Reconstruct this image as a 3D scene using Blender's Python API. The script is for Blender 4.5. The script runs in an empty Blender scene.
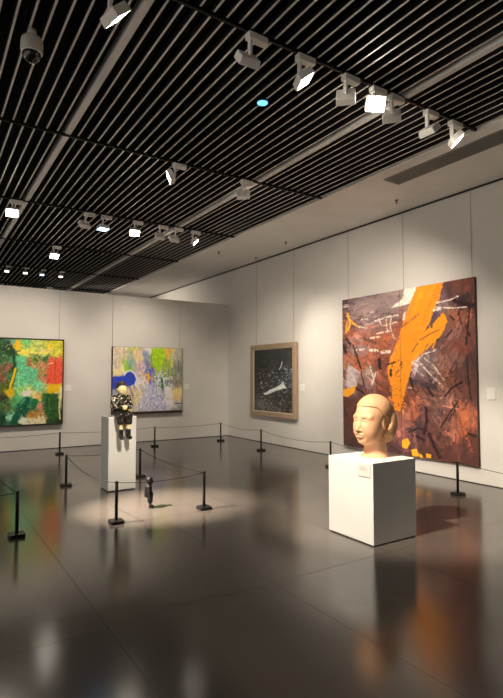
import bpy, bmesh, math, random
import numpy as np
from mathutils import Vector, Matrix, Quaternion
random.seed(7)
SC = bpy.context.scene
COL = SC.collection
# ------------------------------------------------------------------ camera
FPX, CX, CY, EYE = 510.0, 251.5, 349.0, 1.6
YAW, PITCH = math.radians(33.0), math.atan(27/510.0)
cam_d = bpy.data.cameras.new('camera'); cam = bpy.data.objects.new('camera', cam_d); COL.objects.link(cam)
cam_d.sensor_fit = 'HORIZONTAL'; cam_d.sensor_width = 36.0; cam_d.lens = FPX/503.0*36.0
cam.location = (0, 0, EYE); cam.rotation_euler = (math.pi/2+PITCH, 0, -YAW)
cam_d.clip_start = 0.05
SC.camera = cam
# ------------------------------------------------------------------ world, exposure
w = bpy.data.worlds.new('world'); SC.world = w; w.use_nodes = True
w.node_tree.nodes['Background'].inputs[0].default_value = (1.0, .9, .8, 1)
w.node_tree.nodes['Background'].inputs[1].default_value = 0.5
vs = SC.view_settings
vs.view_transform = 'Standard'; vs.look = 'None'; vs.exposure = 0.5; vs.gamma = 1.0; vs.use_curve_mapping = False
LAMP_GAIN = 0.8
WARM = (1.0, .86, .70)
COOL = (.75, .88, 1.0)

# ------------------------------------------------------------------ helpers
def s2l(c):
    c = np.asarray(c, float)/255.0
    return np.where(c <= .04045, c/12.92, ((c+.055)/1.055)**2.4)
def lin(*c): return tuple(float(x) for x in s2l(c))

MATS = {}
def mat(name, col, rough=.5, metal=0.0, spec=.5, var=0.0, vscale=8.0, bump=0.0, bscale=40.0, emit=None, estr=0.0,
        alpha=None, col2=None, stretch=(1, 1, 1), lo=.35, hi=.65, rvar=0.0, coat=0.0):
    if name in MATS: return MATS[name]
    m = bpy.data.materials.new(name); m.use_nodes = True
    nt = m.node_tree; b = nt.nodes['Principled BSDF']
    b.inputs['Base Color'].default_value = (*col, 1)
    b.inputs['Roughness'].default_value = rough
    b.inputs['Metallic'].default_value = metal
    b.inputs['Specular IOR Level'].default_value = spec
    b.inputs['Coat Weight'].default_value = coat
    b.inputs['Coat Roughness'].default_value = .15
    if emit is not None:
        b.inputs['Emission Color'].default_value = (*emit, 1); b.inputs['Emission Strength'].default_value = estr
    tc = nt.nodes.new('ShaderNodeTexCoord'); mp = nt.nodes.new('ShaderNodeMapping')
    mp.inputs['Scale'].default_value = stretch
    nt.links.new(tc.outputs['Object'], mp.inputs['Vector'])
    if var or col2 is not None:
        n = nt.nodes.new('ShaderNodeTexNoise'); n.inputs['Scale'].default_value = vscale; n.inputs['Detail'].default_value = 6
        nt.links.new(mp.outputs['Vector'], n.inputs['Vector'])
        r = nt.nodes.new('ShaderNodeValToRGB')
        r.color_ramp.elements[0].position = lo; r.color_ramp.elements[1].position = hi
        if col2 is None:
            c0 = tuple(max(0, x*(1-var)) for x in col); c1 = tuple(min(1, x*(1+var)) for x in col)
        else: c0, c1 = col, col2
        r.color_ramp.elements[0].color = (*c0, 1); r.color_ramp.elements[1].color = (*c1, 1)
        nt.links.new(n.outputs['Fac'], r.inputs['Fac']); nt.links.new(r.outputs['Color'], b.inputs['Base Color'])
    if rvar:
        n = nt.nodes.new('ShaderNodeTexNoise'); n.inputs['Scale'].default_value = 1.3; n.inputs['Detail'].default_value = 5
        nt.links.new(mp.outputs['Vector'], n.inputs['Vector'])
        mr = nt.nodes.new('ShaderNodeMapRange')
        mr.inputs['To Min'].default_value = rough-rvar; mr.inputs['To Max'].default_value = rough+rvar
        nt.links.new(n.outputs['Fac'], mr.inputs['Value']); nt.links.new(mr.outputs['Result'], b.inputs['Roughness'])
    if bump:
        n = nt.nodes.new('ShaderNodeTexNoise'); n.inputs['Scale'].default_value = bscale; n.inputs['Detail'].default_value = 4
        nt.links.new(mp.outputs['Vector'], n.inputs['Vector'])
        bp = nt.nodes.new('ShaderNodeBump'); bp.inputs['Strength'].default_value = bump; bp.inputs['Distance'].default_value = .01
        nt.links.new(n.outputs['Fac'], bp.inputs['Height']); nt.links.new(bp.outputs['Normal'], b.inputs['Normal'])
    MATS[name] = m
    return m

def box(bm, x0, x1, y0, y1, z0, z1, mi=0):
    v = [bm.verts.new(p) for p in ((x0,y0,z0),(x1,y0,z0),(x1,y1,z0),(x0,y1,z0),(x0,y0,z1),(x1,y0,z1),(x1,y1,z1),(x0,y1,z1))]
    fs = []
    for f in ((3,2,1,0),(4,5,6,7),(0,1,5,4),(1,2,6,5),(2,3,7,6),(3,0,4,7)):
        fc = bm.faces.new([v[i] for i in f]); fc.material_index = mi; fs.append(fc)
    return fs
def bevel(bm, w, seg=2):
    bmesh.ops.bevel(bm, geom=list(bm.edges), offset=w, segments=seg, profile=.5, affect='EDGES')
def mesh_of(bm, name, smooth=False):
    me = bpy.data.meshes.new(name); bmesh.ops.recalc_face_normals(bm, faces=bm.faces[:]); bm.to_mesh(me); bm.free()
    if smooth:
        for p in me.polygons: p.use_smooth = True
    return me
def link(name, data, material=None, parent=None, loc=None):
    o = bpy.data.objects.new(name, data); COL.objects.link(o)
    if material is not None:
        ms = material if isinstance(material, (list, tuple)) else [material]
        if not data.materials:
            for m_ in ms: data.materials.append(m_)
    if parent is not None: o.parent = parent
    if loc is not None: o.location = loc
    return o
def boxo(name, dims, material, parent=None, bev=0.0, seg=2):
    bm = bmesh.new(); box(bm, *dims)
    if bev: bevel(bm, bev, seg)
    return link(name, mesh_of(bm, name), material, parent)
def lathe(bm, prof, seg=24, c=(0, 0), mi=0):
    rings = []
    for r, z in prof:
        rings.append([bm.verts.new((c[0]+r*math.cos(2*math.pi*k/seg), c[1]+r*math.sin(2*math.pi*k/seg), z)) for k in range(seg)])
    for a, b in zip(rings, rings[1:]):
        for k in range(seg):
            f = bm.faces.new((a[k], a[(k+1) % seg], b[(k+1) % seg], b[k])); f.material_index = mi; f.smooth = True
    bm.faces.new(rings[0][::-1]); bm.faces.new(rings[-1])
def latheo(name, prof, material, parent=None, seg=24, loc=None):
    bm = bmesh.new(); lathe(bm, prof, seg)
    return link(name, mesh_of(bm, name), material, parent, loc)
def tube(bm, pts, r, seg=8):
    rings = []
    for i, p in enumerate(pts):
        p = Vector(p); a = Vector(pts[max(i-1, 0)]); b = Vector(pts[min(i+1, len(pts)-1)])
        t = (b-a).normalized(); u = t.cross(Vector((0, 0, 1)))
        if u.length < 1e-4: u = Vector((1, 0, 0))
        u.normalize(); v = t.cross(u)
        rings.append([bm.verts.new(p+r*(math.cos(2*math.pi*k/seg)*u+math.sin(2*math.pi*k/seg)*v)) for k in range(seg)])
    for a, b in zip(rings, rings[1:]):
        for k in range(seg):
            f = bm.faces.new((a[k], a[(k+1) % seg], b[(k+1) % seg], b[k])); f.smooth = True
    bm.faces.new(rings[0][::-1]); bm.faces.new(rings[-1])
def tubeo(name, pts, r, material, parent=None, seg=8):
    bm = bmesh.new(); tube(bm, pts, r, seg)
    return link(name, mesh_of(bm, name), material, parent)
def empty(name, loc=(0, 0, 0), rz=0.0):
    o = bpy.data.objects.new(name, None); COL.objects.link(o); o.location = loc; o.rotation_euler = (0, 0, rz)
    o.empty_display_size = .1
    return o
def tag(o, label, cat, group=None):
    o['label'] = label; o['category'] = cat
    if group: o['group'] = group
    return o
def struct(o, label=None):
    o['kind'] = 'structure'
    if label: o['label'] = label
    return o

# ------------------------------------------------------------------ room measures (metres)
WX, BY, BH = 7.0, 11.95, 3.54       # right wall plane, back partition plane, partition height
HC, SOF = 4.47, 5.40                # slat underside, slat field edge / soffit start
PITCHX = 2.73/23                    # slat spacing
M_wall = mat('wall_paint', (.64, .62, .585), rough=.75, var=.03, vscale=1.5, bump=.03, bscale=180)
M_soff = mat('soffit_paint', (.90, .87, .83), rough=.8, var=.03, vscale=2)
M_tile = mat('floor_coating', (.086, .072, .061), rough=.155, spec=.95, var=.05, vscale=.9, rvar=.015, bump=.03, bscale=70)
M_joint = mat('floor_joint', (.03, .027, .024), rough=.8)
M_void = mat('ceiling_void', (.006, .006, .006), rough=1.0)
M_slat = mat('slat_shaded_side', (.018, .016, .018), rough=.45)  # slat sides: shade between the slats put into the colour
M_slatb = mat('slat_lit_underside', (.80, .76, .72), rough=.4)  # slat undersides: light bounced up from below put into the colour
M_chan = mat('channel_metal', (.88, .84, .80), rough=.5)
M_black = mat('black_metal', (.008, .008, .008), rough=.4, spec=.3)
M_rail = mat('rail_black', (.02, .018, .016), rough=.6)
M_white = mat('plinth_paint', (.70, .71, .68), rough=.45, var=.015, vscale=3)
M_lampw = mat('lamp_white', (.90, .87, .82), rough=.45)

# floor: slab with separate tiles
fl = boxo('floor', (-5, 7.3, -5, 21, -.2, -.012), M_joint); struct(fl)
tw, tl = 1.285, 1.95
tme = None
for i in range(-3, 7):
    for j in range(-3, 8):
        x0 = -.235+i*tw-0.0; y0 = 3.29-2*tl+j*tl
        x0 = 1.05-2*tw+i*tw; x1 = x0+tw; y1 = y0+tl
        if x0 > 7.0 or y0 > 12 or x1 < -3 or y1 < -3: continue
        if tme is None:
            bm = bmesh.new(); box(bm, .0009, tw-.0009, .0009, tl-.0009, -.012, 0.0); bevel(bm, .001, 1); tme = mesh_of(bm, 'floor_tile')
        o = link('floor_tile', tme, M_tile, fl, (x0, y0, 0))
# walls
struct(boxo('wall_right', (WX, WX+.25, -5, 21, -.05, HC-.03), M_wall))
struct(boxo('wall_back', (-5, WX, BY, BY+.3, 0, BH), M_wall))
struct(boxo('wall_rear', (-5, WX, -5.2, -5, -.05, 4.9), M_wall))
struct(boxo('wall_far', (-5, WX, 21, 21.2, -.05, 4.9), M_wall))
struct(boxo('trim_1', (WX-.012, WX+.05, -5, 21, HC-.03, HC-.002), M_rail))
struct(boxo('baseboard_right', (WX-.006, WX, -5, BY, 0, .012), M_rail))
struct(boxo('baseboard_back', (-5, WX-.006, BY-.006, BY, 0, .012), M_rail))
# ceiling: black void slab, separate slats, channels, plaster soffit
ce = boxo('ceiling', (-5.2, 7.3, -5.2, 21.2, 4.9, 5.0), M_void); struct(ce)
so = boxo('soffit', (SOF, WX+.25, -5, 21, HC, 4.9), M_soff, ce)
boxo('soffit_edge', (SOF-.025, SOF, -5, 21, HC-.012, HC+.12), M_chan, ce, bev=.004)
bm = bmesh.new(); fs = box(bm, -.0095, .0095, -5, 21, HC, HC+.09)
fs[0].material_index = 1  # only the underside takes the painted lit tone
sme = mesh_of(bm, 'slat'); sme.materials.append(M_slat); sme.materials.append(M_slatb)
CH1, CH2 = 1.39, 4.12
k = -28
xs = [CH1+k*PITCHX for k in range(-30, 35)]
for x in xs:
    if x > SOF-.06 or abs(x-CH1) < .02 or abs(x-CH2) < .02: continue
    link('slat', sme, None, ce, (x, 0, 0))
for cxx in (CH1-2.73, CH1, CH2):
    boxo('ceiling_channel', (cxx-.03, cxx+.03, -5, 21, HC-.012, HC+.1), M_chan, ce, bev=.003)

# ------------------------------------------------------------------ surface nets for sculpted forms
def sd_ell(P, c, r):
    q = P-np.array(c, np.float32); r = np.array(r, np.float32)
    k0 = np.sqrt(((q/r)**2).sum(-1))+1e-9; k1 = np.sqrt(((q/(r*r))**2).sum(-1))+1e-9
    return k0*(k0-1)/k1
def sd_cap(P, a, b, ra, rb):
    a = np.array(a, np.float32); b = np.array(b, np.float32); ab = b-a
    t = np.clip(((P-a)@ab)/(ab@ab), 0, 1)
    return np.sqrt(((P-a-t[..., None]*ab)**2).sum(-1))-(ra+(rb-ra)*t)
def smin(a, b, k):
    h = np.clip(.5+.5*(b-a)/k, 0, 1)
    return b*(1-h)+a*h-k*h*(1-h)
def smax(a, b, k): return -smin(-a, -b, k)
def gridpts(lo, hi, h):
    ax = [np.arange(lo[i], hi[i]+h, h, dtype=np.float32) for i in range(3)]
    return np.stack(np.meshgrid(*ax, indexing='ij'), -1)
def surface_nets(f, lo, h):
    nx, ny, nz = f.shape
    ins = f < 0
    cor = [(i, j, k) for i in (0, 1) for j in (0, 1) for k in (0, 1)]
    sl = lambda A, c: A[c[0]:nx-1+c[0], c[1]:ny-1+c[1], c[2]:nz-1+c[2]]
    cnt = sum(sl(ins, c).astype(np.int8) for c in cor)
    act = (cnt > 0) & (cnt < 8)
    idx = np.argwhere(act)
    vid = -np.ones(act.shape, np.int64); vid[act] = np.arange(len(idx))
    acc = np.zeros((len(idx), 3)); n = np.zeros(len(idx))
    for a in range(8):
        for b in range(a+1, 8):
            d = np.array(cor[b])-np.array(cor[a])
            if np.abs(d).sum() != 1: continue
            fa = sl(f, cor[a])[act]; fb = sl(f, cor[b])[act]
            m = (fa < 0) != (fb < 0)
            t = np.where(m, fa/(fa-fb+1e-12), 0)
            p = np.array(cor[a])+t[:, None]*d
            acc += np.where(m[:, None], p, 0); n += m
    V = (idx+acc/n[:, None])*h+np.array(lo)
    F = []
    for ax in range(3):
        s0 = [slice(1, -1)]*3; s1 = [slice(1, -1)]*3
        s0[ax] = slice(0, f.shape[ax]-1); s1[ax] = slice(1, f.shape[ax])
        A = ins[tuple(s0)]; B = ins[tuple(s1)]
        e = np.argwhere(A != B)
        if len(e) == 0: continue
        base = e.copy()
        for o_ in range(3):
            if o_ != ax: base[:, o_] += 1
        flip = A[tuple(e.T)]
        u, v = [(1, 2), (2, 0), (0, 1)][ax]
        def cell(du, dv):
            c = base.copy(); c[:, u] += du; c[:, v] += dv
            return vid[c[:, 0], c[:, 1], c[:, 2]]
        q = np.stack([cell(-1, -1), cell(0, -1), cell(0, 0), cell(-1, 0)], 1)
        q[~flip] = q[~flip][:, ::-1]
        F.append(q)
    return V, np.concatenate(F)
def sdf_object(name, fn, lo, hi, h, material, parent):
    P = gridpts(lo, hi, h); V, F = surface_nets(fn(P), lo, h)
    me = bpy.data.meshes.new(name)
    me.from_pydata(V.tolist(), [], F.tolist()); me.update()
    me.polygons.foreach_set('use_smooth', np.ones(len(me.polygons), bool))
    return link(name, me, material, parent)

# ------------------------------------------------------------------ plinths
def plinth(x0, x1, y0, y1, h, label):
    r = empty('display_plinth', ((x0+x1)/2, (y0+y1)/2, 0)); tag(r, label, 'plinth', 'white plinths for sculpture')
    hx, hy = (x1-x0)/2, (y1-y0)/2
    boxo('plinth_body', (-hx, hx, -hy, hy, .012, h), M_white, r, bev=.003, seg=1)
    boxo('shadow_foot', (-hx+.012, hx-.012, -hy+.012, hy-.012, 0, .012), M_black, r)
    return r
P1 = plinth(3.605, 4.21, 3.452, 4.075, .775, 'low wide white plinth under the terracotta head')
P2 = plinth(2.218, 2.615, 7.05, 7.40, 1.025, 'tall narrow white plinth under the seated figure')
M_cap = mat('caption_card', (.60, .60, .56), rough=.4)
M_ink = mat('caption_ink', (.30, .30, .28), rough=.6)
cp = boxo('caption_plate', (-.3085, -.3025, -.285, -.12, .635, .757), M_cap, P1, bev=.001, seg=1)
cp['label'] = 'small pale caption plate at the top corner'
for zz, ln in ((.725, .07), (.712, .1), (.699, .09)):
    boxo('text_line', (-.3095, -.3085, -.145-ln, -.145, zz, zz+.004), M_ink, cp)

# ------------------------------------------------------------------ terracotta head
M_terra = mat('terracotta', lin(218, 164, 124), rough=.62, var=.08, vscale=9, bump=.12, bscale=70)
M_terra2 = mat('terracotta_hair', lin(206, 156, 114), rough=.66, var=.1, vscale=12, bump=.2, bscale=50)
hd = empty('head_sculpture', (3.925, 3.765, .775), math.radians(-90+2)); tag(hd, 'terracotta head of a woman with rolled hair on the low white plinth', 'sculpture')
def head_fn(P):
    Q = P.copy(); Q[..., 0] = np.abs(Q[..., 0])
    d = sd_ell(Q, (0, .035, .445), (.160, .195, .175))
    d = smin(d, sd_ell(Q, (0, -.055, .33), (.128, .135, .185)), .06)
    d = smin(d, sd_ell(Q, (.058, -.07, .285), (.080, .105, .13)), .05)          # cheeks / jaw
    d = smin(d, sd_ell(Q, (0, -.125, .168), (.055, .05, .04)), .05)           # chin
    d = smin(d, sd_cap(Q, (0, .055, -.03), (0, .035, .26), .122, .105), .035) # neck
    d = smin(d, sd_ell(Q, (0, .03, -.01), (.15, .145, .05)), .03)             # base of neck
    d = smin(d, sd_ell(Q, (.06, -.140, .410), (.050, .020, .012)), .045)       # brow
    d = smax(d, -sd_ell(Q, (.062, -.212, .374), (.042, .034, .022)), .035)      # socket
    d = smin(d, sd_ell(Q, (.060, -.158, .371), (.034, .018, .015)), .008)     # lid
    d = smax(d, -sd_ell(Q, (.060, -.183, .368), (.034, .017, .0055)), .004)   # eye slit
    d = smax(d, -sd_ell(Q, (.060, -.178, .392), (.036, .012, .0045)), .006)    # lid crease
    d = smin(d, sd_cap(Q, (0, -.172, .385), (0, -.212, .288), .015, .024), .022)  # nose
    d = smin(d, sd_ell(Q, (.024, -.188, .278), (.017, .022, .014)), .010)
    d = smax(d, -sd_ell(Q, (.014, -.210, .262), (.009, .013, .009)), .004)
    d = smin(d, sd_ell(Q, (0, -.176, .228), (.052, .026, .032)), .022)        # mouth mound
    d = smin(d, sd_ell(Q, (.014, -.196, .2385), (.028, .012, .0085)), .008)   # upper lip
    d = smin(d, sd_ell(Q, (0, -.194, .2155), (.031, .013, .0100)), .008)      # lower lip
    d = smax(d, -sd_ell(Q, (0, -.209, .2275), (.044, .018, .0042)), .004)
    d = smin(d, sd_ell(Q, (.142, .022, .338), (.018, .028, .052)), .014)      # ear
    d = smax(d, -sd_ell(Q, (.164, .020, .346), (.012, .014, .030)), .008)
    return np.maximum(d, -P[..., 2]).astype(np.float32)
def hair_fn(P):
    Q = P.copy(); Q[..., 0] = np.abs(Q[..., 0])
    cap = sd_ell(Q, (0, .040, .450), (.174, .208, .190))
    # hairline: level across the forehead, dropping behind the temples
    line = .515-.9*np.clip(Q[..., 1]+.075, 0, .14)-.15*np.clip(Q[..., 0]-.08, 0, .1)
    cap = smax(cap, line-Q[..., 2], .012)
    roll = sd_ell(Q, (0, .135, .335), (.186, .155, .225))
    roll = smax(roll, .055-Q[..., 1]+.16*(Q[..., 2]-.34), .02)
    roll = smax(roll, -sd_ell(Q, (.172, .062, .360), (.065, .032, .066)), .010)
    roll = smax(roll, 0.125-Q[..., 2]+.25*np.clip(Q[..., 1]-.12, -.1, .1), .03)
    return smin(cap, roll, .02).astype(np.float32)
sdf_object('head', head_fn, (-.20, -.26, -.02), (.20, .27, .68), .0042, M_terra, hd)
sdf_object('hair', hair_fn, (-.22, -.20, .10), (.22, .29, .68), .0065, M_terra2, hd)

# ------------------------------------------------------------------ painted child figures
M_skin = mat('figure_skin', lin(246, 228, 172), rough=.35, var=.08, vscale=30)
M_leg = mat('figure_leg', lin(215, 165, 130), rough=.4)
M_jack = mat('figure_jacket', (.010, .009, .007), col2=(.42, .38, .26), rough=.22, vscale=26, lo=.53, hi=.60, bump=.6, bscale=30, coat=.5)
M_dark = mat('figure_bronze', (.014, .012, .010), rough=.25, col2=(.12, .10, .06), vscale=22, lo=.58, hi=.72, bump=.4, bscale=30, coat=.4)
M_hair = mat('figure_hair', (.015, .012, .007), rough=.5, col2=(.10, .08, .03), vscale=40, lo=.5, hi=.7)
M_sdark = mat('figure_black', (.0035, .003, .003), rough=.5, spec=.25)
M_dskin = mat('figure_dark_skin', lin(38, 27, 20), rough=.5, spec=.25)
M_red = mat('figure_red', lin(120, 40, 25), rough=.5)
def boy(root, sit, s):
    """a painted child figure; seated with hands in the lap, or standing; local front is -Y"""
    lo, hi = (-.2, -.24, -.34), (.2, .2, .54)
    A = (lambda p: tuple(c*s for c in p))
    z0 = 0.0 if sit else .27         # hip height above the local origin
    hz = z0
    def S(x, y, z): return (x*s, y*s, (z+hz)*s)
    hdz = .40
    def mk(name, fn, m, lo_, hi_, h, par=root):
        return sdf_object(name, fn, tuple(c*s for c in lo_[:2])+((lo_[2]+hz)*s,), tuple(c*s for c in hi_[:2])+((hi_[2]+hz)*s,), h*s, m, par)
    legs = {}
    if sit:
        knee = lambda q: S(q*.056, -.095, -.01); ank = lambda q: S(q*.054, -.115, -.22); hip = lambda q: S(q*.05, .05, .06)
    else:
        knee = lambda q: S(q*.048, -.005, -.10); ank = lambda q: S(q*.048, .0, -.22); hip = lambda q: S(q*.045, 0, .06)
    def body(P):
        d = sd_ell(P, S(0, .015, hdz), (.066*s, .074*s, .086*s))
        d = smin(d, sd_ell(P, S(0, -.02, hdz-.035), (.052*s, .05*s, .055*s)), .03*s)
        d = smin(d, sd_ell(P, S(0, -.068, hdz-.015), (.011*s, .016*s, .016*s)), .012*s)
        for q in (-1, 1):
            d = smax(d, -sd_ell(P, S(q*.026, -.072, hdz+.008), (.014*s, .012*s, .008*s)), .008*s)
            d = smin(d, sd_ell(P, S(q*.067, .012, hdz-.01), (.01*s, .018*s, .024*s)), .008*s)
        d = smax(d, -sd_ell(P, S(0, -.073, hdz-.048), (.02*s, .012*s, .004*s)), .006*s)
        d = smin(d, sd_cap(P, S(0, .03, .24), S(0, .02, .36), .034*s, .032*s), .02*s)
        d = smin(d, sd_cap(P, S(0, .05, .06), S(0, .04, .22), .075*s, .075*s), .03*s)
        for q in (-1, 1):
            d = smin(d, sd_cap(P, hip(q), knee(q), .045*s, .036*s), .02*s)
            d = smin(d, sd_cap(P, knee(q), ank(q), .034*s, .026*s), .015*s)
            if sit:
                sh, el, wr = S(q*.10, .04, .26), S(q*.118, .0, .15), S(q*.035, -.085, .125)
                fing = [(S(q*.02, -.098, .130+.012*k), S(q*-.014, -.116, .118+.012*k)) for k in range(-1, 3)]
                th = (S(q*.02, -.09, .150), S(q*.002, -.112, .158))
            else:
                sh, el, wr = S(q*.10, .02, .26), S(q*.125, .015, .14), S(q*.118, -.02, .03)
                fing = [(S(q*.118, -.035+.012*k, .02), S(q*.112, -.045+.012*k, -.025)) for k in range(4)]
                th = (S(q*.112, -.045, .02), S(q*.10, -.06, -.002))
            d = smin(d, sd_cap(P, sh, el, .034*s, .028*s), .02*s)
            d = smin(d, sd_cap(P, el, wr, .026*s, .020*s), .015*s)
            d = smin(d, sd_cap(P, wr, tuple((np.array(fing[1][0])+np.array(fing[2][0]))/2), .021*s, .019*s), .01*s)
            for a, b in fing+[th]:
                d = smin(d, sd_cap(P, a, b, .0085*s, .007*s), .004*s)
        if sit: d = np.maximum(d, np.where(P[..., 1] > -.02*s, -P[..., 2], -1.0))
        return d.astype(np.float32)
    mk('body', body, M_skin if sit else M_dskin, (-.19, -.20, -.26), (.19, .16, .52), .0058)
    def hair(P):
        d = sd_ell(P, S(0, .022, hdz+.012), (.075*s, .083*s, .092*s))
        cut = (hdz+.036+hz)*s-P[..., 2]-1.6*np.clip(P[..., 1]+.035*s, 0, .07*s)
        return smax(d, cut, .012*s).astype(np.float32)
    mk('hair', hair, M_hair if sit else M_sdark, (-.11, -.10, .26), (.11, .13, .53), .006)
    def jacket(P):
        d = sd_cap(P, S(0, .05, .05), S(0, .045, .22), .098*s, .092*s)
        d = smin(d, sd_ell(P, S(0, .04, .25), (.118*s, .075*s, .05*s)), .03*s)
        for q in (-1, 1):
            if sit: sh, el, wr = S(q*.10, .04, .26), S(q*.122, .0, .15), S(q*.045, -.08, .13)
            else: sh, el, wr = S(q*.10, .02, .26), S(q*.128, .015, .14), S(q*.120, -.018, .05)
            d = smin(d, sd_cap(P, sh, el, .048*s, .043*s), .015*s)
            d = smin(d, sd_cap(P, el, wr, .042*s, .034*s), .02*s)
        d = smin(d, sd_cap(P, S(0, .03, .28), S(0, .03, .305), .05*s, .045*s), .015*s)
        d = smax(d, (.0+hz)*s-P[..., 2], .01*s)
        return d.astype(np.float32)
    mk('jacket', jacket, M_jack if sit else M_sdark, (-.2, -.15, -.03), (.2, .17, .38), .006)
    def shorts(P):
        d = sd_cap(P, hip(-1), hip(1), .07*s, .07*s)
        for q in (-1, 1):
            if sit:
                d = smin(d, sd_cap(P, hip(q), S(q*.057, -.09, .02), .062*s, .060*s), .015*s)
                d = smin(d, sd_cap(P, S(q*.057, -.095, .02), S(q*.056, -.105, -.075), .058*s, .052*s), .015*s)
            else:
                d = smin(d, sd_cap(P, hip(q), S(q*.052, 0, -.09), .066*s, .062*s), .02*s)
        if sit: d = np.maximum(d, np.where(P[..., 1] > -.012*s, (.002+hz)*s-P[..., 2], (-.10+hz)*s-P[..., 2]))
        return d.astype(np.float32)
    mk('shorts', shorts, M_dark if sit else M_sdark, (-.15, -.19, -.18), (.15, .15, .16), .0055)
    if sit:
        def cloth(P):
            d = sd_cap(P, S(0, -.07, -.02), S(.004, -.098, -.10), .03*s, .018*s)
            return d.astype(np.float32)
        mk('red_cloth', cloth, M_red, (-.05, -.15, -.14), (.05, -.02, .03), .005)
    for q in (-1, 1):
        a = ank(q); ax, ay = a[0]/s, a[1]/s; sole = -.31 if sit else -.268
        def boot(P):
            d = sd_cap(P, S(ax, ay, -.175), S(ax, ay, sole+.05), .036*s, .033*s)
            d = smin(d, sd_ell(P, S(ax, ay-.03, sole+.03), (.034*s, .066*s, .032*s)), .02*s)
            d = smax(d, (sole+.002+hz)*s-P[..., 2], .004*s)
            return smax(d, P[..., 2]-(-.165+hz)*s, .006*s).astype(np.float32)
        mk('boot', boot, M_dark, (ax-.06, ay-.13, sole-.02), (ax+.06, ay+.07, -.14), .005)
b1 = empty('seated_child_sculpture', (2.405, 7.068, 1.027), math.radians(4)); tag(b1, 'painted sculpture of a seated child in dark jacket and boots on the tall plinth', 'sculpture')
boy(b1, True, 1.0)
b2 = empty('standing_child_sculpture', (2.394, 5.95, 0), math.radians(62)); tag(b2, 'tiny dark sculpture of a standing child on the floor inside the barrier', 'sculpture')
boy(b2, False, .375/.775)

# ------------------------------------------------------------------ barrier posts and cords
M_cord = mat('cord_black', (.008, .007, .007), rough=.9, spec=.2)
def post(x, y, label):
    r = empty('barrier_post', (x, y, 0), random.uniform(-.05, .05)); tag(r, label, 'barrier post', 'black barrier posts')
    if 'base_me' not in post.__dict__:
        bm = bmesh.new(); box(bm, -.075, .075, -.075, .075, 0, .034)
        bmesh.ops.bevel(bm, geom=[e for e in bm.edges if abs(e.verts[0].co.z-e.verts[1].co.z) > .01], offset=.022, segments=4, profile=.5, affect='EDGES')
        bmesh.ops.bevel(bm, geom=[e for e in bm.edges if min(v.co.z for v in e.verts) > .03 and len(e.link_faces) == 2], offset=.004, segments=2, profile=.5, affect='EDGES'); post.base_me = mesh_of(bm, 'base_plate')
        bm = bmesh.new(); lathe(bm, [(.0175, .034), (.0175, .435), (.0165, .437)], 16); post.pole_me = mesh_of(bm, 'pole')
        bm = bmesh.new(); lathe(bm, [(.0195, .437), (.0195, .447), (.016, .45)], 16); post.cap_me = mesh_of(bm, 'cap')
        for m_ in (post.base_me, post.pole_me, post.cap_me): m_.materials.append(M_black)
    link('base_plate', post.base_me, None, r); link('pole', post.pole_me, None, r); link('cap', post.cap_me, None, r)
PT = dict(
    A=(.855, 5.62), D=(1.84, 5.54), G=(2.917, 5.543), E=(2.975, 7.83), B=(1.832, 7.79), L=(.80, 7.60), N=(-.25, 5.62),
    C=(2.445, 10.98), F=(4.52, 11.0), H=(6.27, 11.05), I=(6.20, 9.17), J=(6.12, 6.86), K=(6.123, 4.324), Q=(.35, 10.98), R=(6.12, 1.9))
PL = dict(
    A='black barrier post nearest the left edge of the picture, in front of the others',
    D='black barrier post in front of the tall plinth, left of the tiny standing figure',
    G='black barrier post right of the tiny standing figure',
    E='black barrier post just right of the tall plinth, at its foot',
    B='black barrier post left of the tall plinth with a rope from the front',
    L='black barrier post cut off by the left edge, behind the nearest post',
    N='black barrier post outside the left edge beside the nearest post',
    C='far black barrier post below the green and red painting',
    F='far black barrier post below the pale painting with the blue shape',
    H='far black barrier post standing in the corner of the two walls',
    I='black barrier post below the dark framed painting',
    J='black barrier post half hidden behind the left of the low plinth',
    K='black barrier post below the right part of the large orange and brown painting',
    Q='far black barrier post outside the left edge below the green painting',
    R='black barrier post outside the right edge along the right wall')
for k_ in PT: post(*PT[k_], PL[k_])
def cord(a, b, sag, label):
    p, q = Vector((*PT[a], .432)), Vector((*PT[b], .432)); d = (q-p).normalized()
    p = p+d*.0205; q = q-d*.0205
    pts = [p.lerp(q, t/16)+Vector((0, 0, -sag*4*(t/16)*(1-t/16))) for t in range(17)]
    tag(tubeo('barrier_rope', pts, .0036, M_cord), label, 'rope', 'thin black barrier ropes')
cord('D', 'G', .035, 'thin rope across the front of the enclosure before the tiny standing figure')
cord('G', 'E', .05, 'thin rope on the right side of the enclosure around the tiny standing figure')
cord('E', 'B', .03, 'thin rope passing behind the tall white plinth')
cord('B', 'D', .09, 'thin rope sagging along the left side of the tall plinth')
cord('A', 'L', .05, 'thin rope rising from the nearest left post towards the post behind it')
cord('A', 'N', .03, 'thin rope running level from the nearest left post out of the picture')
cord('C', 'Q', .03, 'thin far rope below the green painting, leaving at the left edge')
cord('C', 'F', .03, 'thin far rope between the two paintings of the back wall')
cord('F', 'H', .03, 'thin far rope reaching the corner below the pale painting')
cord('H', 'I', .05, 'thin rope from the corner post along the right wall')
cord('I', 'J', .07, 'thin rope between the dark framed painting and the low plinth')
cord('J', 'K', .07, 'thin rope below the large orange and brown painting')
cord('K', 'R', .06, 'thin rope leaving the picture at the right edge')

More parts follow.
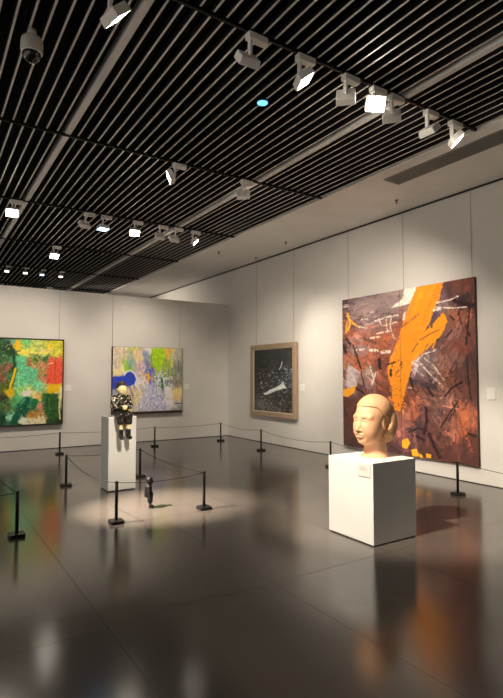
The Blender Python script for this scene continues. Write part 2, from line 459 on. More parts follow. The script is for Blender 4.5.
# ------------------------------------------------------------------ painter: colour fields and strokes on canvas grids
def vnoise(x, y, seed):
    rs = np.random.RandomState(seed); T = rs.rand(256, 256)
    xi = np.floor(x).astype(int); yi = np.floor(y).astype(int); fx = x-xi; fy = y-yi
    fx = fx*fx*(3-2*fx); fy = fy*fy*(3-2*fy)
    g = lambda a, b: T[a % 256, b % 256]
    return (g(xi, yi)*(1-fx)+g(xi+1, yi)*fx)*(1-fy)+(g(xi, yi+1)*(1-fx)+g(xi+1, yi+1)*fx)*fy
def fbm(x, y, seed, o=3):
    r = 0; a = 1; t = 0
    for i in range(o):
        r = r+a*vnoise(x*2**i, y*2**i, seed+i*17); t += a; a *= .5
    return r/t
class Paint:
    def __init__(s, X, Y, seed): s.X, s.Y, s.seed = X, Y, seed; s.C = np.zeros(X.shape+(3,))
    def field(s, anchors, warp=3.0, scale=6.0, power=5, stretch=(1, 1), tex=.12):
        wx = s.X+(fbm(s.X/scale*stretch[0], s.Y/scale*stretch[1], s.seed)-.5)*2*warp
        wy = s.Y+(fbm(s.X/scale*stretch[0], s.Y/scale*stretch[1], s.seed+5)-.5)*2*warp
        wt = 0; acc = 0
        for ax, ay, c in anchors:
            q = 1/(((wx-ax)**2+(wy-ay)**2+.3)**(power/2))
            wt = wt+q; acc = acc+q[..., None]*np.array(c, float)
        s.C = acc/wt[..., None]
        n = fbm(s.X/1.6*stretch[0], s.Y/1.6*stretch[1], s.seed+9, 3)-.5
        s.C = s.C*(1+n[..., None]*2*tex*2)
    def blend(s, m, c, tex=.1):
        n = fbm(s.X/1.4, s.Y/1.4, s.seed+31, 2)-.5
        cc = np.array(c, float)*(1+n[..., None]*4*tex)
        s.C = s.C*(1-m[..., None])+cc*m[..., None]
    def poly(s, pts, c, wob=.8, soft=.4, tex=.08, scale=2.5):
        wx = s.X+(fbm(s.X/scale, s.Y/scale, s.seed+41)-.5)*2*wob; wy = s.Y+(fbm(s.X/scale, s.Y/scale, s.seed+43)-.5)*2*wob
        ins = np.zeros(s.X.shape, bool); dm = np.full(s.X.shape, 1e9)
        for (x0, y0), (x1, y1) in zip(pts, pts[1:]+pts[:1]):
            with np.errstate(divide='ignore', invalid='ignore'):
                cr = ((y0 > wy) != (y1 > wy)) & (wx < (x1-x0)*(wy-y0)/((y1-y0) or 1e-9)+x0)
            ins ^= cr
            dx, dy = x1-x0, y1-y0; t = np.clip(((wx-x0)*dx+(wy-y0)*dy)/(dx*dx+dy*dy+1e-9), 0, 1)
            dm = np.minimum(dm, np.hypot(wx-x0-t*dx, wy-y0-t*dy))
        sd = np.where(ins, -dm, dm)
        s.blend(np.clip(.5-sd/soft/2, 0, 1), c, tex)
    def line(s, pts, w, c, wob=.5, dry=0.0, tex=.08):
        wx = s.X+(fbm(s.X/2, s.Y/2, s.seed+51)-.5)*2*wob; wy = s.Y+(fbm(s.X/2, s.Y/2, s.seed+53)-.5)*2*wob
        dm = np.full(s.X.shape, 1e9)
        for (x0, y0), (x1, y1) in zip(pts, pts[1:]):
            dx, dy = x1-x0, y1-y0; t = np.clip(((wx-x0)*dx+(wy-y0)*dy)/(dx*dx+dy*dy+1e-9), 0, 1)
            dm = np.minimum(dm, np.hypot(wx-x0-t*dx, wy-y0-t*dy))
        m = np.clip(.5-(dm-w/2)/.6, 0, 1)
        if dry: m = m*np.clip((fbm(s.X/1.1, s.Y/1.1, s.seed+61, 2)-dry)*5, 0, 1)
        s.blend(m, c, tex)
    def dabs(s, n, length, width, ang, jit, region, vary=.35, shift=6.0, seed=5):
        rs = np.random.RandomState(s.seed*100+seed); ax = s.X[s.X.shape[0]//2]; by = s.Y[:, s.X.shape[1]//2]
        for _ in range(n):
            cx = rs.uniform(region[0], region[2]); cy = rs.uniform(region[1], region[3])
            L = length*rs.uniform(.4, 1.4); W = width*rs.uniform(.5, 1.5); a = math.radians(ang+rs.uniform(-jit, jit)); sh = rs.uniform(-shift, shift, 2); br = rs.uniform(1-vary, 1+vary)
            m_ = L+6
            ci = np.where((ax > cx-m_) & (ax < cx+m_))[0]; ri = np.where((by > cy-m_-6) & (by < cy+m_+6))[0]
            if len(ci) < 2 or len(ri) < 2: continue
            S = (slice(ri[0], ri[-1]+1), slice(ci[0], ci[-1]+1))
            i0 = int(np.argmin(abs(by-(cy+sh[1])))); j0 = int(np.argmin(abs(ax-(cx+sh[0]))))
            col = np.clip(s.C[i0, j0]*br, 0, 255)
            X, Y = s.X[S], s.Y[S]
            bend = (vnoise(X/3, Y/3, 7)-.5)*1.2
            u = (X-cx)*math.cos(a)+(Y-cy)*math.sin(a); v = -(X-cx)*math.sin(a)+(Y-cy)*math.cos(a)+bend
            e = np.clip((L/2-abs(u))/.8, 0, 1)*np.clip((W/2-abs(v))/.4+.5, 0, 1)
            br_ = np.clip((vnoise(v*3+cx, u*.25+cy, 9)-.25)*3, 0, 1)
            e = (e*br_)[..., None]
            s.C[S] = s.C[S]*(1-e)+col*e
    def speck(s, c, thr, scale=1.2, region=None, stretch=(1, 1), seed=71, amt=1.0):
        n = fbm(s.X/scale*stretch[0], s.Y/scale*stretch[1], s.seed+seed, 2)
        m = np.clip((n-thr)*9, 0, 1)*amt
        if region is not None:
            x0, y0, x1, y1 = region
            e = np.minimum(np.minimum(s.X-x0, x1-s.X), np.minimum(s.Y-y0, y1-s.Y))
            m = m*np.clip(e/4, 0, 1)
        s.blend(m, c, .05)
cy_, sy_ = math.cos(YAW), math.sin(YAW); cp_, sp_ = math.cos(PITCH), math.sin(PITCH)
def sketch_xy(x, y, z):
    """sketch coordinates in which the strokes of the paintings were noted down"""
    z = z-EYE
    d = x*sy_*cp_+y*cy_*cp_+z*sp_; r = x*cy_-y*sy_; u = -x*sy_*sp_-y*cy_*sp_+z*cp_
    return CX+FPX*r/d, CY-FPX*u/d
def canvas(name, parent, p0, ux, W, H, nx, ny, painter, gain, nrm, split=None, bumpy=.25):
    """painted front: lower-left corner p0, horizontal unit ux, size W x H, normal nrm; returns the mesh object"""
    us = np.linspace(0, 1, nx); vs_ = np.linspace(0, 1, ny)
    Ug, Vg = np.meshgrid(us, vs_)
    X = p0[0]+Ug*W*ux[0]; Y = p0[1]+Ug*W*ux[1]; Z = p0[2]+Vg*H
    A, B = sketch_xy(X, Y, Z)
    p = painter(A, B)
    C = s2l(np.clip(p.C, 0, 255))*np.array(gain)
    C = C*np.minimum(1, .9/np.maximum(C.max(-1, keepdims=True), 1e-6)); C = np.clip(C, .002, .92)
    V = np.stack([X, Y, Z], -1).reshape(-1, 3)-np.array(parent.location)
    i = np.arange((ny-1)*(nx-1)); a = (i//(nx-1))*nx+i % (nx-1)
    F = np.stack([a, a+1, a+nx+1, a+nx], 1)
    me = bpy.data.meshes.new(name); me.from_pydata(V.tolist(), [], F.tolist()); me.update()
    at = me.color_attributes.new('paint', 'FLOAT_COLOR', 'POINT')
    at.data.foreach_set('color', np.concatenate([C.reshape(-1, 3), np.ones((nx*ny, 1))], 1).astype(np.float32).ravel())
    if me.polygons[0].normal.dot(Vector(nrm)) < 0: me.flip_normals()
    m = bpy.data.materials.get('oil_paint')
    if m is None:
        m = bpy.data.materials.new('oil_paint'); m.use_nodes = True; nt = m.node_tree; b = nt.nodes['Principled BSDF']
        ca = nt.nodes.new('ShaderNodeVertexColor'); ca.layer_name = 'paint'
        nt.links.new(ca.outputs['Color'], b.inputs['Base Color']); b.inputs['Roughness'].default_value = .5
        b.inputs['Specular IOR Level'].default_value = .35
        tc = nt.nodes.new('ShaderNodeTexCoord'); n = nt.nodes.new('ShaderNodeTexNoise'); n.inputs['Scale'].default_value = 14; n.inputs['Detail'].default_value = 6
        bp = nt.nodes.new('ShaderNodeBump'); bp.inputs['Strength'].default_value = bumpy; bp.inputs['Distance'].default_value = .02
        nt.links.new(tc.outputs['Object'], n.inputs['Vector']); nt.links.new(n.outputs['Fac'], bp.inputs['Height']); nt.links.new(bp.outputs['Normal'], b.inputs['Normal'])
    return link(name, me, m, parent)
GAIN = (1.0, 1.08, 1.2)
M_wire = mat('hanging_wire', (.30, .28, .25), rough=.4, metal=.5)
M_edge = mat('canvas_edge', lin(60, 42, 36), rough=.8)
M_edge_l = mat('canvas_edge_pale', lin(120, 105, 90), rough=.8)

# large orange and brown diptych on the right wall
def paint_R(A, B):
    p = Paint(A, B, 3)
    p.field([
        (344,303,(45,28,35)),(350,309,(52,32,36)),(346,318,(70,40,45)),(356,312,(125,100,95)),(365,300,(140,116,110)),(375,300,(146,122,114)),(388,294,(150,126,118)),(398,300,(140,118,110)),
        (375,313,(112,86,86)),(362,317,(135,106,100)),(368,322,(150,125,118)),(350,336,(148,72,42)),(364,331,(145,85,65)),(385,310,(128,104,100)),(396,328,(160,84,58)),(380,340,(170,84,48)),(370,340,(160,80,50)),(345,343,(58,30,30)),
        (392,340,(165,80,48)),(450,290,(85,45,40)),(460,284,(112,56,40)),(470,282,(95,45,34)),(473,305,(60,32,28)),(444,296,(95,66,68)),(462,301,(40,24,24)),(440,304,(120,95,95)),(435,325,(70,50,60)),(430,332,(66,46,58)),
        (456,316,(148,78,46)),(462,322,(120,64,42)),(450,332,(116,76,66)),(466,332,(90,50,40)),(440,340,(85,50,50)),(446,345,(120,70,55)),(354,347,(140,110,106)),(362,350,(145,115,110)),(350,360,(152,86,56)),(360,364,(168,86,50)),(368,356,(165,85,55)),
        (352,377,(172,148,146)),(354,384,(150,125,125)),(358,388,(80,46,46)),(365,382,(140,105,92)),(372,376,(178,150,132)),(368,392,(110,65,55)),(380,366,(110,48,34)),(384,378,(150,75,48)),(384,390,(120,55,38)),(345,402,(70,35,26)),(343,380,(90,50,40)),(349,410,(90,45,32)),
        (410,376,(52,40,54)),(424,362,(150,124,116)),(418,370,(128,104,104)),(435,352,(122,96,92)),(440,374,(122,90,82)),(428,384,(72,50,50)),(448,378,(146,76,44)),(457,378,(85,46,38)),(451,398,(140,94,76)),(470,360,(65,40,32)),(471,395,(76,38,30)),(412,398,(172,84,44)),(420,393,(150,80,48)),
        (432,398,(112,70,56)),(462,346,(116,52,36)),(455,357,(118,82,70)),(460,395,(100,56,42)),(412,416,(178,88,48)),(421,430,(58,35,38)),(424,418,(92,50,46)),(430,444,(58,26,20)),(440,418,(112,70,58)),(450,430,(148,86,62)),(465,418,(152,76,42)),(463,408,(135,68,42)),(466,432,(140,66,36)),(472,440,(72,34,24)),(442,446,(84,42,30)),(456,456,(64,30,22)),(436,432,(90,46,34)),
        (343,412,(60,30,28)),(347,436,(72,42,36)),(352,446,(60,32,30)),(403,430,(150,86,74)),(395,452,(70,40,40)),(402,414,(140,82,66)),(412,446,(80,44,40)),(475,465,(60,28,22)),(420,462,(60,30,24)),(385,420,(120,60,40)),(370,430,(90,50,40)),(375,450,(70,40,34)),
    ], warp=4.5, scale=7, power=5, tex=.14)
    p.speck((45,26,28), .66, 2.4, (404,375,470,450)); p.speck((190,100,60), .70, 2.2, (345,325,405,395)); p.speck((70,36,30), .70, 1.8, (345,325,410,400), seed=91)
    p.dabs(260, 12, 2.6, -14, 22, (340,278,405,345), .3, 7, 1); p.dabs(240, 11, 2.6, 62, 45, (340,335,408,455), .4, 7, 2)
    p.dabs(260, 13, 2.6, 42, 25, (405,345,452,405), .4, 7, 3); p.dabs(260, 14, 2.8, 100, 35, (436,278,478,465), .35, 7, 4); p.dabs(160, 12, 2.8, 50, 60, (405,395,450,465), .45, 7, 5)
    p.poly([(356,301),(372,296),(402,289),(400,306),(384,310),(372,309),(358,314)], (154,130,122), 2.0, 2.5, .06); p.poly([(355,318),(372,316),(380,313),(376,320),(362,322)], (138,112,106), 1.5, 2, .06); p.dabs(90, 10, 2.0, -14, 14, (354,290,404,325), .18, 5, 12)
    p.C = p.C*.76+np.array((112,90,84))*.24
    # orange flame strokes
    o1, o2 = (252,150,34), (232,118,26)
    p.poly([(416,286),(444,280),(440,294),(431,318),(421,340),(413,364),(406,388),(400,411),(394,410),(392,392),(387,372),(391,355),(398,340),(404,320),(411,300)], o1, 1.0, .5, .05)
    p.line([(437,288),(425,315),(414,342),(408,365)], 3.5, o2, 1.0, .5); p.line([(414,298),(404,328),(396,350)], 2.5, (245,135,40), 1, .45)
    p.poly([(443,313),(448,321),(441,335),(426,350),(411,364),(405,356),(420,338),(432,324)], (250,152,30), .9, .5, .05)
    p.line([(398,345),(392,358),(390,368)], 3, (250,160,40), 1, .4); p.speck((90,40,28), .66, 1.6, (386,356,406,412), seed=77); p.dabs(60, 16, 2.2, 108, 8, (392,290,440,380), .12, 2, 9)
    p.speck(o1, .60, 1.8, (386,380,408,416), seed=79)
    p.line([(395,333),(406,324),(419,314)], 1.8, (150,80,50), .6, .25); p.line([(420,340),(430,334),(439,330)], 1.6, (150,80,45), .5)
    p.line([(418,343),(412,352)], 1.2, (130,80,50), .5)
    # pale patches and scratches
    p.poly([(404,289),(417,286),(410,303),(405,305),(391,308),(398,302),(403,298)], (214,206,186), .6, .4)
    p.poly([(403,314),(406,311),(405,320),(402,321)], (205,185,165), .5)
    W = (222,205,180)
    for l, wd in (([(375,321),(388,317),(398,315)],1.6),([(379,318),(381,326)],1.1),([(386,320),(388,333)],1.2),([(391,318),(390,326),(394,338)],1.0),([(376,334),(390,331)],1.4),([(371,338),(379,337)],1.8),([(358,327),(367,328)],1.3),([(361,320),(367,319)],1.0),([(383,326),(397,322)],1.0),
                  ([(436,307),(450,308),(466,307)],1.3),([(436,303),(450,300),(458,296)],1.2),([(434,310),(440,309)],2.5),([(412,364),(424,354),(436,350)],1.4),([(418,361),(428,372),(440,384)],1.1),([(424,358),(434,366),(444,380)],.9),([(414,368),(424,376)],.9),([(412,362),(418,366)],1.6),
                  ([(370,350),(377,351)],2.8),([(382,352),(389,352)],3.0),([(356,350),(364,349)],1.4),([(370,366),(374,380)],1.2),([(376,372),(372,384)],1.1),([(408,388),(411,388)],1.3),([(405,300),(400,306)],1.2)):
        p.line(l, wd, W, .7, .25)
    p.poly([(349,364),(355,372),(357,388),(348,392),(346,378)], (178,158,152), .8, .8)
    # yellow touches
    Yl = (238,165,42)
    p.line([(348,314),(350,324),(348,330)], 1.8, Yl, .5); p.line([(347,316),(353,323),(357,326)], 1.5, Yl, .5); p.line([(347,322),(346,333)], 1.3, (225,150,50), .5)
    p.poly([(343,390),(350,388),(357,385),(354,393),(348,397),(343,396)], (236,158,40), .6)
    p.poly([(402,440),(408,438),(410,444),(407,449),(402,447)], Yl, .6); p.poly([(411,450),(417,449),(419,456),(413,457)], (248,176,40), .6)
    p.poly([(419,453),(422,455),(423,459),(420,458)], Yl, .4); p.poly([(426,453),(431,455),(431,458),(426,458)], (248,170,36), .5); p.poly([(407,440),(410,443),(408,447)], Yl, .3)
    # dark scribbles
    K = (38,20,20)
    for l, wd in (([(353,345),(357,357),(361,369)],1.6),([(379,359),(380,368)],3.0),([(387,365),(395,362)],1.6),([(391,370),(391,376)],2.2),([(455,301),(464,304),(474,305)],4.0),([(470,306),(468,325),(466,345)],1.8),([(467,358),(468,380),(471,400)],1.6),([(449,370),(452,372),(450,376),(453,377)],1.2),
                  ([(445,396),(452,388),(462,382)],2.2),([(452,402),(455,410),(448,422)],1.2),([(441,427),(449,414),(458,402)],1.8),([(426,408),(427,422),(424,434)],3.0),([(409,432),(419,428),(427,430)],2.0),([(429,434),(434,446),(440,458)],3.0),([(417,436),(424,440)],3.0),([(459,315),(462,325)],1.0),
                  ([(450,316),(454,320)],2.0),([(466,326),(470,336)],2.0),([(427,388),(433,396)],2.0),([(410,378),(413,386)],2.4),([(452,330),(446,338)],1.4),([(345,336),(350,344)],2.0),([(356,388),(364,394)],2.0),([(346,352),(343,346)],3.0),([(468,434),(476,436)],2.6),([(456,386),(462,392)],1.0),([(361,372),(366,392)],1.0)):
        p.line(l, wd, K, .8, .15)
    p.line([(460,402),(464,430),(472,452)], 3, (160,78,40), 1.2, .4); p.line([(445,432),(452,436)], 3, (165,95,68), 1, .4)
    return p
rp = empty('large_diptych_painting', (6.95, 5.97, .255)); tag(rp, 'huge abstract two panel painting of orange flame over brown and mauve', 'painting', 'paintings')
YL, YM, YR, Z0, Z1 = 7.40, 5.97, 4.545, .258, 3.09
for a, b in ((YL, YM+.003), (YM-.003, YR)):
    c = boxo('panel_stretcher', (6.94-6.95, 6.995-6.95, b-5.97, a-5.97, Z0-.255, Z1-.255), M_edge, rp)
    canvas('painted_panel', rp, (6.938, a, Z0), (0, -1), a-b, Z1-Z0, 150, 300, paint_R, (1.3, 1.38, 1.55), (-1, 0, 0))
for y in (7.26, 5.905, 4.60):
    tubeo('hanging_wire', [(.02, y-5.97, Z1-.255-.05), (.02, y-5.97, HC-.03-.255)], .003, M_wire, rp, 6)

# dark framed painting on the right wall
def paint_I(A, B):
    p = Paint(A, B, 11)
    g = lambda v: (v, v, v-3)
    p.field([(258,352,g(46)),(270,356,g(54)),(285,352,g(60)),(290,365,g(62)),(262,366,g(44)),(275,368,g(58)),(258,380,g(46)),(268,384,g(60)),(280,378,g(58)),(290,378,(66,74,78)),(288,388,(56,64,66)),(260,394,g(60)),(270,398,(70,66,62)),(280,396,(54,50,48)),(290,394,g(50)),(262,406,(110,106,98)),(272,406,(84,78,70)),(282,404,(74,66,60)),(290,406,(62,56,52)),(276,411,(95,90,84)),(258,410,(84,82,78))], 3, 5, 4, tex=.12)
    p.dabs(200, 6, 1.4, -25, 30, (255,348,294,414), .35, 3, 1)
    p.speck((168,168,162), .63, 1.0, (255,368,294,396)); p.speck((18,18,18), .62, 1.0, (255,366,294,398), seed=83); p.speck((140,134,124), .64, 1.3, (255,392,294,414), seed=85); p.speck((28,26,24), .64, 1.2, (255,390,294,414), seed=88)
    p.poly([(263,393.5),(270,390),(276,387),(281,384),(283,381),(285,386),(287,388),(280,389.5),(272,393),(265,395.5)], (232,230,218), .7, .5)
    p.line([(279.5,369.5),(281.5,365),(282.3,362)], 1.0, (215,212,200), .4); p.line([(283,368),(290,371)], .9, (190,190,184), .4, .3)
    p.line([(279,383),(289,374),(292,370)], .8, (130,134,134), .5, .3); p.line([(291,369.5),(293,369.5)], 1.0, (210,208,200), .2)
    return p
ip = empty('framed_ink_painting', (6.95, 9.77, .65)); tag(ip, 'dark grey painting with a white streak in a light wood frame', 'painting', 'paintings')
M_wood = mat('frame_wood', lin(158, 136, 112), rough=.5, var=.12, vscale=6, stretch=(8, 1, 8))
M_wood2 = mat('frame_wood_inner', lin(205, 190, 165), rough=.5)
ya, yb, za, zb = 10.68, 8.87, .645, 2.355; fw = .105
boxo('backing', (-.01, .045, yb-9.77+.02, ya-9.77-.02, za-.65+.02, zb-.65-.02), M_edge, ip)
for nm, d in (('frame_rail', (yb, ya, zb-fw, zb)), ('frame_rail', (yb, ya, za, za+fw)), ('frame_stile', (yb, yb+fw, za+fw, zb-fw)), ('frame_stile', (ya-fw, ya, za+fw, zb-fw))):
    boxo(nm, (-.05, .03, d[0]-9.77, d[1]-9.77, d[2]-.65, d[3]-.65), M_wood, ip, bev=.006)
for d in ((yb+fw, ya-fw, zb-fw-.018, zb-fw), (yb+fw, ya-fw, za+fw, za+fw+.018), (yb+fw, yb+fw+.018, za+fw+.018, zb-fw-.018), (ya-fw-.018, ya-fw, za+fw+.018, zb-fw-.018)):
    boxo('inner_lip', (-.03, .0, d[0]-9.77, d[1]-9.77, d[2]-.65, d[3]-.65), M_wood2, ip)
canvas('painted_sheet', ip, (6.938, ya-fw, za+fw), (0, -1), ya-yb-2*fw, zb-za-2*fw, 120, 150, paint_I, (1.0, 1.08, 1.2), (-1, 0, 0))
for y in (10.5, 9.0): tubeo('hanging_wire', [(.02, y-9.77, zb-.65-.05), (.02, y-9.77, HC-.03-.65)], .003, M_wire, ip, 6)

# green painting, left on the back wall
def paint_G(A, B):
    p = Paint(A, B, 23)
    p.field([
        (3,350,(34,74,38)),(8,345,(26,62,36)),(4,360,(60,110,60)),(5,366,(120,96,66)),(8,367,(165,102,78)),(12,352,(24,64,36)),(13,359,(60,150,86)),(15,370,(20,60,30)),(2,378,(130,84,60)),(5,386,(90,112,40)),(10,376,(52,112,62)),(12,342,(120,160,130)),(18,345,(240,188,30)),(25,343,(108,188,108)),(32,350,(192,200,84)),(25,352,(238,214,84)),
        (20,361,(112,190,146)),(20,375,(96,184,126)),(25,378,(104,190,140)),(30,375,(100,200,112)),(30,362,(172,122,52)),(36,359,(70,120,52)),(45,345,(170,180,70)),(38,346,(190,200,110)),(50,347,(222,190,42)),(57,346,(200,190,44)),(44,352,(236,212,112)),(54,352,(200,190,60)),(46,358,(58,100,52)),(42,365,(192,132,82)),(34,368,(190,150,100)),(52,361,(200,92,64)),
        (57,368,(224,84,52)),(50,377,(232,92,60)),(58,380,(222,76,46)),(54,374,(228,82,50)),(40,374,(160,132,66)),(44,378,(190,110,80)),(33,385,(110,200,140)),(52,388,(246,192,24)),(56,386,(246,186,20)),(60,391,(236,220,150)),(40,386,(132,210,152)),(45,384,(190,200,120)),(9,393,(236,190,22)),(16,398,(92,180,112)),(14,404,(90,170,100)),(26,392,(236,226,190)),(22,388,(150,210,110)),(30,390,(190,210,100)),
        (20,406,(12,92,66)),(24,412,(10,76,56)),(28,400,(40,130,82)),(5,404,(72,104,52)),(10,406,(96,120,70)),(4,397,(60,60,40)),(5,418,(20,62,36)),(9,417,(152,210,162)),(14,420,(18,70,44)),(24,421,(226,220,186)),(32,414,(190,132,54)),(31,421,(226,216,170)),(38,397,(222,172,92)),(36,394,(220,200,130)),(38,406,(212,142,112)),(45,399,(54,112,52)),(52,400,(42,86,32)),(56,410,(30,70,36)),(50,408,(60,104,50)),
        (48,415,(110,112,56)),(40,414,(196,144,74)),(42,419,(222,206,150)),(35,402,(30,112,62)),(33,408,(40,110,60)),(57,420,(20,42,22)),(60,405,(150,150,100)),(50,420,(40,60,34)),(-10,350,(90,140,60)),(-20,370,(190,120,60)),(-10,400,(40,100,60)),(-30,400,(200,170,60)),(-30,350,(60,120,70)),(-15,415,(30,70,40)),(-45,380,(120,160,90)),(-2,360,(40,90,50)),
    ], 2.4, 5, 5, tex=.12)
    p.dabs(420, 6, 1.8, 20, 70, (-44,338,63,426), .3, 3, 1)
    p.line([(8,341),(13,352),(15.5,366),(13,380),(9,390)], 3.4, (22,62,32), .8, .12); p.line([(15.5,369),(13,378),(11,384),(9.5,390)], 2.4, (242,196,24), .5)
    p.poly([(6,391),(9,389),(13,390),(14,395),(11,399),(7,396)], (238,190,20), .8); p.line([(18.6,372),(18.6,388)], .8, (170,226,150), .2); p.line([(13,388),(19,388)], .6, (170,220,140), .3)
    p.line([(27,400),(22,408),(15,420)], 6, (10,84,60), 1.0, .1); p.line([(26,398),(20,406)], 2, (40,140,96), .8, .3)
    p.poly([(24,394),(28,391),(33,390),(30,395),(25,397)], (238,230,200), .7); p.line([(18,353),(26,352),(36,353),(46,353)], 1.8, (244,222,90), .8, .15); p.poly([(16,340),(19.5,340),(19,350),(16,351)], (242,190,28), .6)
    p.speck((190,170,110), .68, 1.2, (0,342,14,412)); p.speck((14,48,24), .68, 1.4, (0,342,14,420), seed=73); p.speck((240,240,190), .75, 1.0, (14,342,60,424), seed=75); p.speck((20,70,36), .74, 1.2, (24,355,60,424), seed=78); p.speck((230,190,60), .68, 1.4, (26,340,62,362), seed=81)
    p.poly([(49,362),(61,357),(61,384),(46,384),(48,374)], (228,84,52), 1.4, .8); p.line([(55,362),(55,380)], 1.0, (180,60,40), .6, .3); p.line([(48,364),(53,363)], 1.2, (226,200,150), .4)
    p.poly([(47,385),(60,384),(60,391),(48,392)], (246,190,24), 1.0, .6); p.poly([(16,356),(26,357),(27,366),(38,370),(37,380),(24,384),(15,388),(17,372)], (104,190,134), 1.6, 1.4, .12); p.line([(18.6,372),(18.6,388)], .8, (176,228,160), .2); p.line([(15.5,369),(13,378),(11,384),(9.5,390)], 2.2, (242,196,24), .5)
    p.poly([(46,394),(58,394),(59,418),(48,420),(44,408)], (42,84,36), 1.6, 1.2, .2); p.line([(49,398),(50,412)], 1.4, (90,120,60), .8, .3)
    p.poly([(5,417),(9,415),(13,414),(11,418),(7,419)], (156,214,168), .5); p.poly([(20,421.5),(23,418),(25,421)], (236,232,206), .3)
    p.line([(60.5,388),(60.3,398),(59,408),(60,419)], 1.3, (226,206,140), .3)
    return p
gp = empty('green_red_painting', (1.44, 11.88, .56)); tag(gp, 'abstract painting in greens, yellow and red with thin dark frame, cut off at the left', 'painting', 'paintings')
xa, xb, za, zb = .22, 2.675, .562, 2.40
boxo('stretcher', (xa-1.44, xb-1.44, -.002, .065, 0, zb-.56), M_edge, gp)
canvas('painted_canvas', gp, (xa, 11.872, za), (1, 0), xb-xa, zb-za, 260, 210, paint_G, (1.1, 1.18, 1.3), (0, -1, 0))
for d in ((xa-.02, xb+.02, zb-.01, zb+.015), (xa-.02, xb+.02, za-.035, za), (xb-.005, xb+.02, za, zb-.01), (xa-.02, xa+.005, za, zb-.01)):
    boxo('frame_strip', (d[0]-1.44, d[1]-1.44, -.025, .04, d[2]-.56, d[3]-.56), M_rail, gp, bev=.002, seg=1)
for x in (.6, 2.6): tubeo('hanging_wire', [(x-1.44, .05, zb-.56), (x-1.44, .05, BH-.56)], .003, M_wire, gp, 6)

# pale painting with the blue shape on the back wall
def paint_P(A, B):
    p = Paint(A, B, 37)
    p.field([
        (115,352,(200,182,152)),(120,350,(206,184,152)),(119,362,(204,184,150)),(127,355,(192,176,142)),(124,364,(186,190,110)),(128,367,(142,190,54)),(130,355,(146,162,132)),(132,363,(122,150,140)),(137,352,(230,192,142)),(134,349,(190,190,90)),(140,366,(204,168,168)),(138,358,(204,184,128)),(145,354,(134,140,166)),(147,362,(118,124,162)),(143,349,(190,180,164)),(143,360,(180,172,168)),(150,372,(98,98,176)),(148,378,(226,170,90)),(144,380,(226,212,190)),(149,350,(200,190,176)),
        (116,366,(190,170,150)),(116,371,(226,206,150)),(121,371,(222,202,146)),(116,381,(50,66,166)),(128,378,(46,66,176)),(136,381,(226,220,214)),(140,374,(190,160,150)),(155,356,(150,190,22)),(160,352,(162,200,44)),(158,365,(150,186,30)),(154,364,(170,184,50)),(167,351,(230,182,76)),(163,350,(190,190,60)),(166,362,(150,164,50)),(172,356,(196,184,140)),(178,354,(178,168,148)),(178,370,(124,130,110)),(178,362,(160,156,134)),(175,378,(132,126,106)),(166,374,(130,150,80)),(160,378,(222,218,216)),(164,383,(120,140,120)),
        (158,390,(206,202,212)),(150,394,(190,184,196)),(155,400,(186,180,204)),(168,394,(226,216,204)),(170,402,(222,210,204)),(162,406,(190,182,198)),(145,400,(186,182,192)),(150,386,(170,164,196)),(138,395,(216,192,142)),(132,400,(210,182,128)),(128,408,(212,182,126)),(142,410,(186,180,184)),(176,393,(216,186,122)),(176,401,(196,176,150)),(177,405,(180,172,186)),(178,409,(152,150,120)),(118,400,(208,180,130)),(133,388,(212,186,140)),(115,394,(150,150,160)),(124,395,(210,184,134)),(170,384,(150,140,124)),(154,374,(150,150,160)),
    ], 2.6, 4.5, 4, stretch=(1.5, .7), tex=.10)
    p.dabs(300, 8, 1.5, 90, 18, (112,346,183,413), .18, 3, 1)
    p.speck((240,232,226), .62, 1.3, (136,366,176,410), stretch=(1.3,.7)); p.speck((90,96,150), .69, 1.2, (140,350,172,410), stretch=(1.6,.6), seed=73); p.speck((60,110,60), .69, 1.2, (150,362,172,396), stretch=(1.5,.6), seed=75); p.speck((120,116,130), .70, 1.0, (140,380,176,412), seed=77)
    Bl = (44,64,172)
    p.poly([(112,376.5),(124,376.5),(126,373.5),(130,371.5),(134,374),(136,379),(134.5,384),(131,386),(127,386),(124,388),(112,389)], Bl, .6, .4)
    p.line([(124.5,374.5),(127,371.6),(130.5,370.6),(134.5,373),(137,379),(136.5,383)], 1.2, (236,232,232), .3)
    p.line([(129,386),(131,391),(133,396)], .9, Bl, .4); p.line([(134,384),(134.5,389)], .7, Bl, .3); p.line([(150,370),(150.5,384)], 1.6, (74,74,168), .6, .2); p.line([(146,352),(147,366),(146,380)], 1.4, (110,116,160), .7, .3)
    p.poly([(146.5,374),(150,373),(150.5,380),(147,381)], (236,170,70), .8); p.poly([(152.5,349),(164,349),(163,362),(158,369),(153.5,364)], (152,192,24), 1.2, 1.0)
    for x in (156, 161, 167, 170, 165): p.line([(x,352),(x+.6,364),(x,376)], .9, (180,196,50), .5, .3)
    p.line([(162,378),(162.5,390)], 1.6, (40,90,60), .5, .1); p.line([(167,349),(168,358)], 3.0, (236,186,80), .7, .2); p.line([(172,360),(172,367)], 1.0, (236,226,130), .3)
    p.line([(175,403.5),(181,403.2)], .8, (60,60,80), .2); p.poly([(173,388.5),(180,388.5),(179.5,400),(173.5,399)], (218,188,122), .5)
    p.poly([(164,386),(171,387),(173,404),(166,405)], (226,216,208), .8, .8); p.line([(138,352),(137,362)], 2.2, (234,192,150), .6, .2)
    p.line([(124,360),(125,369)], 2, (160,196,60), .6, .2)
    return p
pp = empty('pale_blue_painting', (4.70, 11.88, .70)); tag(pp, 'pale abstract painting with blue shape and lime green patch behind the seated figure', 'painting', 'paintings')
xa, xb, za, zb = 3.80, 5.612, .71, 2.30
boxo('stretcher', (xa-4.70, xb-4.70, -.002, .065, za-.70, zb-.70), M_edge, pp)
